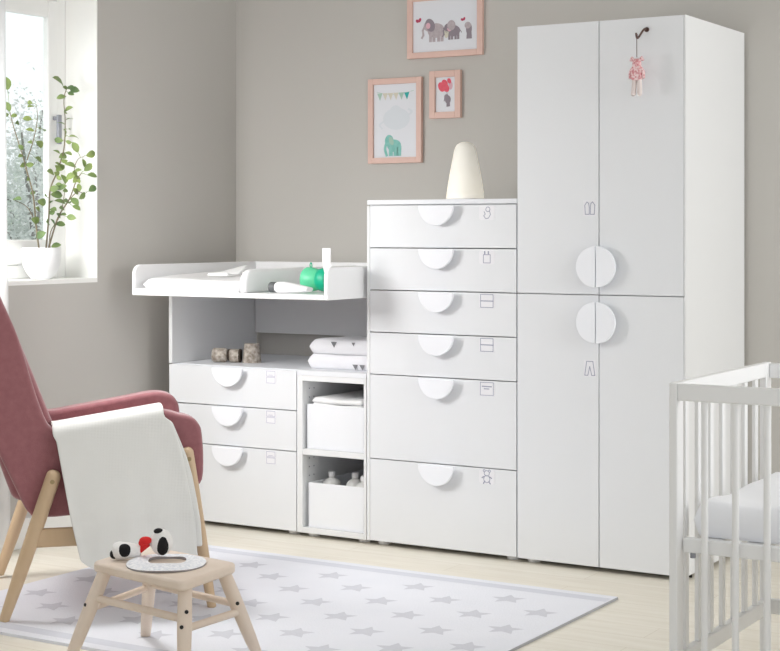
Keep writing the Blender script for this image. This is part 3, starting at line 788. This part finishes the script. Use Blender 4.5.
# blanket over the near arm (local chair coordinates, baked into its own empty-free mesh)
bm = B()
def lerp(tab, z):
    for (z0, u0), (z1, u1) in zip(tab, tab[1:]):
        if z0 >= z >= z1: return u0+(u1-u0)*(z0-z)/(z0-z1 or 1)
    return tab[-1][1] if z < tab[-1][0] else tab[0][1]
LT = [(.60, .135), (.575, .139), (.303, .186), (.179, .214), (.15, .226)]
RT = [(.63, .457), (.60, .470), (.469, .509), (.278, .541), (.15, .550)]
def arm_top(u): return .546 + .050*max(0, min(1, (u-.15)/.335))
def layer(off, us, zb, shift=0):
    # rows follow: inside of the arm -> over the top -> down the outside
    nu = 44; grid = []
    path = []
    for s in range(5): path.append(('in', s/4))
    for s in range(1, 9): path.append(('arc', s/8))
    for s in range(1, 34): path.append(('out', s/33))
    for kind, s in path:
        row = []
        for i in range(nu+1):
            f = i/nu
            if kind == 'in':
                ut = .139+(.457-.139)*f; zt = arm_top(ut)
                u_, y_, z_ = ut, .122+off, zt-.10+.085*s
            elif kind == 'arc':
                ut = .139+(.457-.139)*f; zt = arm_top(ut)
                an = PI*s; yc, ry = .0725, .0495+off+.012
                y_ = yc+ry*math.cos(an)
                z_ = zt-.012+(.024+off)*math.sin(an)**.6 if 0 < s < 1 else zt-.015
                u_ = ut
            else:
                ut = .139+(.457-.139)*f; ztop_ = arm_top(ut)-.015
                zbot = zb + (.0 if f > .12 else .028*(1-f/.12)**2)
                z_ = ztop_ + (zbot-ztop_)*s
                uL, uR = lerp(LT, z_), lerp(RT, z_)+shift
                ut2 = uL+(uR-shift-uL)*f+shift*min(1, s*2.2)*f
                u_ = ut2; y_ = .0115-off - .050*min(1, s*1.6) + .0035*math.sin(f*9+s*2)*s + .002*math.sin(f*23)*s
            row.append(bm.verts.new((u_, y_, z_-dz)))
        grid.append(row)
    for a, b_ in zip(grid, grid[1:]):
        for i in range(nu): bm.faces.new((a[i], a[i+1], b_[i+1], b_[i]))
layer(.007, None, .152)
layer(.0, None, .205, shift=.017)
bl = finish('throw_blanket', bm, M['blanket'], None, smooth=70, loc=(.640, -1.532, dz), rot=(0, 0, AZ))
md = bl.modifiers.new('solid', 'SOLIDIFY'); md.thickness = .005; md.offset = 0
md = bl.modifiers.new('sub', 'SUBSURF'); md.levels = 1; md.render_levels = 1
tag(bl, 'off-white waffle-knit blanket draped over the near arm of the pink armchair', 'blanket')

# ------------------------------------------------------------------ stool
st = thing('childrens_stool', "small pale wooden children's stool with splayed legs in front of the armchair", 'stool', (1.337, -1.675, .0092))
O = Vector((1.337, -1.675, .0092))
cor = [Vector((1.176, -1.766, 0)), Vector((1.527, -1.834, 0)), Vector((1.505, -1.580, 0)), Vector((1.160, -1.522, 0))]
bm = B(); poly = []
for i in range(4):
    p = cor[i]; a = (cor[i-1]-p).normalized(); b_ = (cor[(i+1) % 4]-p).normalized(); r = .030
    for s in range(7):
        tt = s/6; q = (1-tt)**2*(p+a*r)+2*tt*(1-tt)*p+tt*tt*(p+b_*r); poly.append((q.x-O.x, q.y-O.y))
prism(bm, poly, 'z', .2545-O.z, .2795-O.z); finish('seat', bm, M['pine'], st, bevel=.007, seg=3)
ZR = O.z
tops = [(1.215, -1.757), (1.492, -1.780), (1.476, -1.603), (1.200, -1.556)]
foot = [(1.142, -1.822), (1.530, -1.835), (1.515, -1.500), (1.085, -1.440)]
for (a, b_), nm in zip(zip(tops, foot), 'LNRB'):
    bm = B(); A_ = Vector((a[0], a[1], .255)) - O; F_ = Vector((b_[0], b_[1], ZR)) - O
    tube(bm, [A_, A_.lerp(F_, .35), A_.lerp(F_, .7), F_], [.0175, .0185, .0165, .0135], 18)
    for v in bm.verts: v.co.z = max(v.co.z, 0)
    lg = finish('leg', bm, M['pine'], st, smooth=50)
    if nm in 'LNR':
        mid = A_.lerp(F_, .32 if nm != 'N' else .36)
        bm = B(); d = {'L': Vector((-.35, -.9, 0)), 'N': Vector((.30, -.95, 0)), 'R': Vector((.72, -.6, 0))}[nm].normalized()
        tube(bm, [mid+d*.0172, mid+d*.0205], .0048, 12); finish('plug', bm, M['black'], lg)
        if nm == 'N':
            bm = B(); m2 = A_.lerp(F_, .55-.35+.0); d = Vector((.75, -.6, 0)).normalized()
            m2 = A_.lerp(F_, .22); tube(bm, [m2+d*.0172, m2+d*.0205], .0048, 12); finish('plug', bm, M['black'], lg)
def onleg(i, z):
    A_ = Vector((*tops[i], .255)); F_ = Vector((*foot[i], ZR)); return A_.lerp(F_, (.255-z)/(.255-ZR)) - O
for i, j, za, zb in ((0, 1, .192, .180), (1, 2, .158, .150), (3, 2, .175, .170), (0, 3, .165, .165)):
    bm = B(); tube(bm, [onleg(i, za), onleg(j, zb)], .0095, 14); finish('stretcher', bm, M['pine'], st, smooth=50)

# bib on the stool: ring with a neck opening
bm = B()
n = 48; cx, cy = 1.362, -1.692; a1 = math.radians(32)
def rg(ra, rb, ox, oy, z):
    out = []
    for k in range(n):
        t = 2*PI*k/n; x_, y_ = ra*math.cos(t)+ox, rb*math.sin(t)+oy
        out.append(bm.verts.new((x_*math.cos(a1)-y_*math.sin(a1), x_*math.sin(a1)+y_*math.cos(a1), z+.0015*math.sin(3*t))))
    return out
R1 = rg(.100, .108, 0, 0, .004); R1b = rg(.100, .108, 0, 0, .0); R2 = rg(.048, .048, .0, .022, .006); R2b = rg(.048, .048, .0, .022, .0)
Rm = rg(.078, .080, 0, .006, .010)
for a_, b_, mi in ((R1, Rm, 0), (Rm, R2, 0), (R1b, R1, 1), (R2, R2b, 1), (R2b, R1b, 0)):
    for k in range(n): bm.faces.new((a_[k], a_[(k+1) % n], b_[(k+1) % n], b_[k])).material_index = mi
tag(finish('baby_bib', bm, [M['bib'], M['bibedge']], smooth=50, loc=(cx, cy, .2805)), 'round white dotted bib with a neck opening lying on the small stool', 'bib')

# plush rattle: black and white dumbbell with red middle
pl = thing('plush_rattle', 'black and white plush rattle with a red middle on the stool', 'toy', (1.262, -1.690, .2808))
pl.scale = (.95, .95, .95)
Rz = Matrix.Rotation(math.radians(33), 4, 'Z')
def RP(x, y, z): return tuple(Rz @ Vector((x, y, z)))
bm = B(); tube(bm, [RP(x, 0, .0245) for x in (-.064, -.058, -.045, -.02, .0, .012)], [.010, .021, .0245, .022, .018, .016], 20); 
ellipsoid(bm, RP(.068, .004, .046), (.031, .024, .035), rot=Rz)
finish('plush_body', bm, M['plushw'], pl, smooth=60)
for c, r in (((-.030, -.0125, .027), (.021, .0145, .018)), ((-.058, -.004, .016), (.012, .014, .013)), ((.072, -.010, .040), (.017, .0135, .027)), ((.060, .000, .076), (.013, .012, .008))):
    bm = B(); ellipsoid(bm, RP(*c), r, rot=Rz); finish('black_patch', bm, M['plushb'], pl, smooth=60)
bm = B(); ellipsoid(bm, RP(.026, -.006, .052), (.017, .015, .011), rot=Rz); ellipsoid(bm, RP(.016, -.006, .046), (.009, .012, .009), rot=Rz)
tube(bm, [RP(.008, 0, .026), RP(.032, -.002, .045)], .010, 12)
finish('red_knot', bm, M['plushr'], pl, smooth=60)

# ------------------------------------------------------------------ crib
CX0, CX1, CY0, CY1, CH = 2.687, 3.93, -1.650, -1.012, .800
cb = thing('baby_crib', 'white slatted wooden baby crib cut off by the right edge', 'crib', (CX0, CY0, 0))
def Cc(o): o.location = Vector(o.location)-Vector((CX0, CY0, 0)); return o
for (x0, x1) in ((CX0, CX0+.018), (CX1-.018, CX1)):
    for (y0, y1) in ((CY0, CY0+.040), (CY1-.040, CY1)):
        bm = B(); box(bm, x0, x1, y0, y1, 0, CH); Cc(finish('post', bm, M['crib'], cb, bevel=.003))
    bm = B(); box(bm, x0, x1, CY0+.040, CY1-.040, CH-.036, CH); Cc(finish('end_top_rail', bm, M['crib'], cb, bevel=.003))
    bm = B(); box(bm, x0, x1, CY0+.040, CY1-.040, .186, .222); Cc(finish('end_bottom_rail', bm, M['crib'], cb, bevel=.003))
    for k in range(7):
        y = CY0+.072+.0775*k-.008
        bm = B(); box(bm, x0+.004, x1-.004, y, y+.020, .222, CH-.036)
        Cc(finish('slat', bm, M['crib'], cb, bevel=.002))
for (y0, y1) in ((CY0+.002, CY0+.020), (CY1-.020, CY1-.002)):
    bm = B(); box(bm, CX0+.018, CX1-.018, y0, y1, CH-.038, CH-.002); Cc(finish('side_top_rail', bm, M['crib'], cb, bevel=.003))
    bm = B(); box(bm, CX0+.018, CX1-.018, y0, y1, .186, .222); Cc(finish('side_bottom_rail', bm, M['crib'], cb, bevel=.003))
    for k in range(17):
        x = 2.7625+.0672*k
        bm = B(); tube(bm, [(x, (y0+y1)/2, .222), (x, (y0+y1)/2, CH-.038)], .0075, 12); Cc(finish('slat', bm, M['crib'], cb, smooth=40))
bm = B()
ring_y0, ring_y1 = CY0+.026, CY1-.026
box(bm, CX0+.022, CX1-.022, ring_y0, ring_y0+.022, .438, .468); box(bm, CX0+.022, CX1-.022, ring_y1-.022, ring_y1, .438, .468)
for k in range(12):
    x = CX0+.05+k*.1; box(bm, x, x+.05, ring_y0+.022, ring_y1-.022, .458, .467)
Cc(finish('mattress_base', bm, M['crib'], cb, bevel=.002))
bm = B()
for x in (CX0+.040, CX1-.046): tube(bm, [(x, ring_y0+.011, .426), (x, ring_y0+.011, .438)], .006, 12)
Cc(finish('bolt', bm, M['steel'], cb, smooth=40))
mt = puffy('crib_mattress', CX0+.036, CX1-.05, CY0+.052, CY1-.052, .4685, .540, M['sheet'], nx=70, ny=40, edge=.022,
      fn=lambda u, v: .003*math.sin(u*40+v*9)+.003*math.sin(v*14+u*5))
tag(mt, 'white sheeted mattress lying inside the crib', 'mattress')

# ------------------------------------------------------------------ potted branches on the sill
pp = thing('potted_branches', 'leafy green branches in a rounded white pot on the window sill', 'plant', (-.19, -.497, .9442))
bm = B(); lathe(bm, [(0, 0), (.034, 0), (.040, .004), (.054, .022), (.066, .045), (.070, .070), (.070, .112), (.0685, .115), (.065, .112), (.065, .100), (0, .100)], (0, 0, 0), 36)
finish('pot', bm, M['pot'], pp, smooth=50)
bm = B(); lathe(bm, [(0, .0995), (.063, .1005), (.0635, .1003)], (0, 0, .001), 24)
o_ = finish('soil', bm, M['soil'], pp)
S = [[(-.509, 1.05), (-.525, 1.142), (-.54, 1.251), (-.576, 1.347), (-.586, 1.376), (-.637, 1.489), (-.657, 1.545)],
 [(-.586, 1.376), (-.556, 1.45), (-.54, 1.523), (-.546, 1.577)],
 [(-.473, 1.05), (-.452, 1.179), (-.441, 1.271), (-.41, 1.338), (-.388, 1.383), (-.367, 1.44), (-.361, 1.534), (-.367, 1.608), (-.35, 1.654)],
 [(-.462, 1.05), (-.41, 1.168), (-.345, 1.243), (-.307, 1.311), (-.279, 1.342)],
 [(-.345, 1.243), (-.301, 1.274), (-.262, 1.267)], [(-.307, 1.311), (-.312, 1.356), (-.29, 1.395), (-.257, 1.407)],
 [(-.52, 1.131), (-.566, 1.203), (-.637, 1.231)], [(-.452, 1.05), (-.452, 1.116), (-.399, 1.179), (-.377, 1.254), (-.372, 1.302)]]
O2 = Vector((-.19, -.497, .9442))
rnd = random.Random(11)
def gx(y, z):
    t_ = max(0, min(1, (y+.42)/.15)); dx = .095*t_
    return -.19+dx, y-1.18*dx, z-.012*t_
def sx_(z, k): return -.19 + .05*math.sin(k*2.1)*(z-1.05)
allp = []
for k, s in enumerate(S):
    bm = B(); pts = [Vector(gx(y, z))+Vector((sx_(z, k)+.19, 0, 0))*(1 if y < -.42 else .3)-O2 for y, z in s]
    pts3 = smooth_path([tuple(p) for p in pts], 5)
    N_ = len(pts3); r0 = .0035 if k in (0, 2, 3) else .0022
    tube(bm, pts3, [r0*(1-.6*i/N_) for i in range(N_)], 7); finish('stem', bm, M['stem'], pp, smooth=60)
    allp += [Vector(p) for p in pts3]
LV = [(-.662, 1.644), (-.662, 1.562), (-.399, 1.668), (-.318, 1.649), (-.356, 1.65), (-.388, 1.562), (-.388, 1.517), (-.367, 1.496), (-.301, 1.436), (-.334, 1.471), (-.388, 1.458), (-.494, 1.489), (-.525, 1.437), (-.404, 1.412), (-.372, 1.399), (-.345, 1.366), (-.42, 1.356), (-.452, 1.333), (-.388, 1.354), (-.377, 1.313), (-.388, 1.283), (-.436, 1.275), (-.478, 1.244), (-.499, 1.226), (-.42, 1.253), (-.399, 1.227), (-.329, 1.236), (-.307, 1.214), (-.273, 1.263), (-.279, 1.289), (-.246, 1.366), (-.229, 1.416), (-.296, 1.319), (-.257, 1.384), (-.393, 1.146), (-.345, 1.176), (-.637, 1.231), (-.436, 1.064), (-.452, 1.197), (-.525, 1.378), (-.483, 1.153), (-.515, 1.105), (-.53, 1.16), (-.334, 1.329), (-.234, 1.336), (-.223, 1.287)]
big = {2: .052, 0: .036, 15: .034, 16: .036, 17: .034, 31: .034, 11: .036, 19: .030, 24: .036, 25: .032, 21: .030, 30: .032}
def leaf(bm, base, tip, w):
    d = tip-base; L = d.length; d.normalize()
    nrm = Vector((rnd.uniform(.3, 1), rnd.uniform(-.6, .2), rnd.uniform(-.2, .7))).normalized()
    e = d.cross(nrm).normalized(); nn = e.cross(d)
    prof = [(0, .0), (.12, .5), (.35, .95), (.6, 1.0), (.82, .65), (1, 0)]
    cen = [bm.verts.new(base+d*L*t_+nn*(.10*L*math.sin(t_*PI))) for t_, _ in prof]
    lt = [bm.verts.new(base+d*L*t_+e*w*q+nn*(.10*L*math.sin(t_*PI)+w*.25*q)) for t_, q in prof[1:-1]]
    rt = [bm.verts.new(base+d*L*t_-e*w*q+nn*(.10*L*math.sin(t_*PI)+w*.25*q)) for t_, q in prof[1:-1]]
    for side in (lt, rt):
        bm.faces.new((cen[0], side[0], cen[1]))
        for i in range(3): bm.faces.new((cen[i+1], side[i], side[i+1], cen[i+2]))
        bm.faces.new((cen[4], side[3], cen[5]))
for k, s in enumerate(S[:4]+S[7:]):
    pth = smooth_path(s, 6)
    for q in pth[6::3]:
        if q[1] > 1.12: LV.append((q[0]+rnd.uniform(-.022, .022), q[1]+rnd.uniform(-.012, .02)))
for i, (y, z) in enumerate(LV):
    c = Vector(gx(y, z))+Vector((rnd.uniform(-.012, .015), 0, 0))-O2
    nb = min(allp, key=lambda p: (p-c).length)
    L = big.get(i, rnd.uniform(.024, .036) if i < 46 else rnd.uniform(.018, .028))
    d = (c-nb)
    if d.length < .008: d = Vector((rnd.uniform(-.3, .3), rnd.choice((-1, 1)), rnd.uniform(.0, .8)))
    if i == 2: d = Vector((0, -1, .55))
    d.normalize()
    bm = B(); base = c-d*L*.6; tip = c+d*L*.75
    leaf(bm, base, tip, L*.40)
    dist = (nb-base).length
    if dist > .004 and dist < .12: tube(bm, [nb, nb.lerp(base, .5)+Vector((0, 0, .003)), base], .0009, 5)
    elif dist >= .12: tube(bm, [nb, base], .001, 5)
    finish('leaf', bm, M['leaf'], pp, smooth=60)

# ------------------------------------------------------------------ camera
cam = bpy.data.cameras.new('camera'); co = bpy.data.objects.new('camera', cam); COL.objects.link(co)
co.location = (3.9486, -4.8798, 1.1233); co.rotation_euler = (PI/2, 0, .5437)
cam.sensor_width = 36; cam.lens = 1611.4/780*36; cam.shift_y = -(325.5-230.03)/780
cam.clip_end = 100; SC.camera = co

# ------------------------------------------------------------------ light
w = bpy.data.worlds.new('world'); SC.world = w; w.use_nodes = True
bg = w.node_tree.nodes['Background']; bg.inputs[0].default_value = (.95, .975, 1, 1); bg.inputs[1].default_value = .90
_nt = w.node_tree; _tc = _nt.nodes.new('ShaderNodeTexCoord'); _vm = _nt.nodes.new('ShaderNodeVectorMath'); _vm.operation = 'DOT_PRODUCT'
_vm.inputs[1].default_value = (-.72, .69, .1); _mr = _nt.nodes.new('ShaderNodeMapRange')
_mr.inputs['From Min'].default_value = .55; _mr.inputs['From Max'].default_value = .95; _mr.inputs['To Min'].default_value = .88; _mr.inputs['To Max'].default_value = 1.25
_nt.links.new(_tc.outputs['Generated'], _vm.inputs[0]); _nt.links.new(_vm.outputs['Value'], _mr.inputs['Value']); _nt.links.new(_mr.outputs[0], bg.inputs[1])
def area(name, loc, tgt, sx, sy, e, col=(1, 1, 1)):
    l = bpy.data.lights.new(name, 'AREA'); l.shape = 'RECTANGLE'; l.size = sx; l.size_y = sy; l.energy = e; l.color = col
    o = bpy.data.objects.new(name, l); COL.objects.link(o); o.location = loc
    o.rotation_euler = (Vector(tgt)-Vector(loc)).to_track_quat('-Z', 'Y').to_euler(); return o
area('window_sky_light', (-1.7, -2.5, 2.7), (.35, -.1, .55), 1.8, 1.5, 20, (1, .995, .985))
lw = area('left_window_light', (.02, -1.48, 1.42), (.30, 0, .35), .5, .6, 16, (1, .995, .985))
lw.data.spread = math.radians(140)
cf = area('chair_fill_light', (.25, -1.25, 2.50), (.80, -1.15, .55), .5, .5, 3.5); cf.data.spread = math.radians(55)  # unseen lamp added overhead to brighten the armchair tops
area('room_light', (5.3, -.7, 1.6), (2.1, .1, 1.0), 1.6, 1.6, 38)

SC.view_settings.view_transform = 'Standard'
SC.view_settings.look = 'None'
SC.view_settings.exposure = 0
SC.cycles.max_bounces = 8
SC.cycles.diffuse_bounces = 5
SC.cycles.use_denoising = True
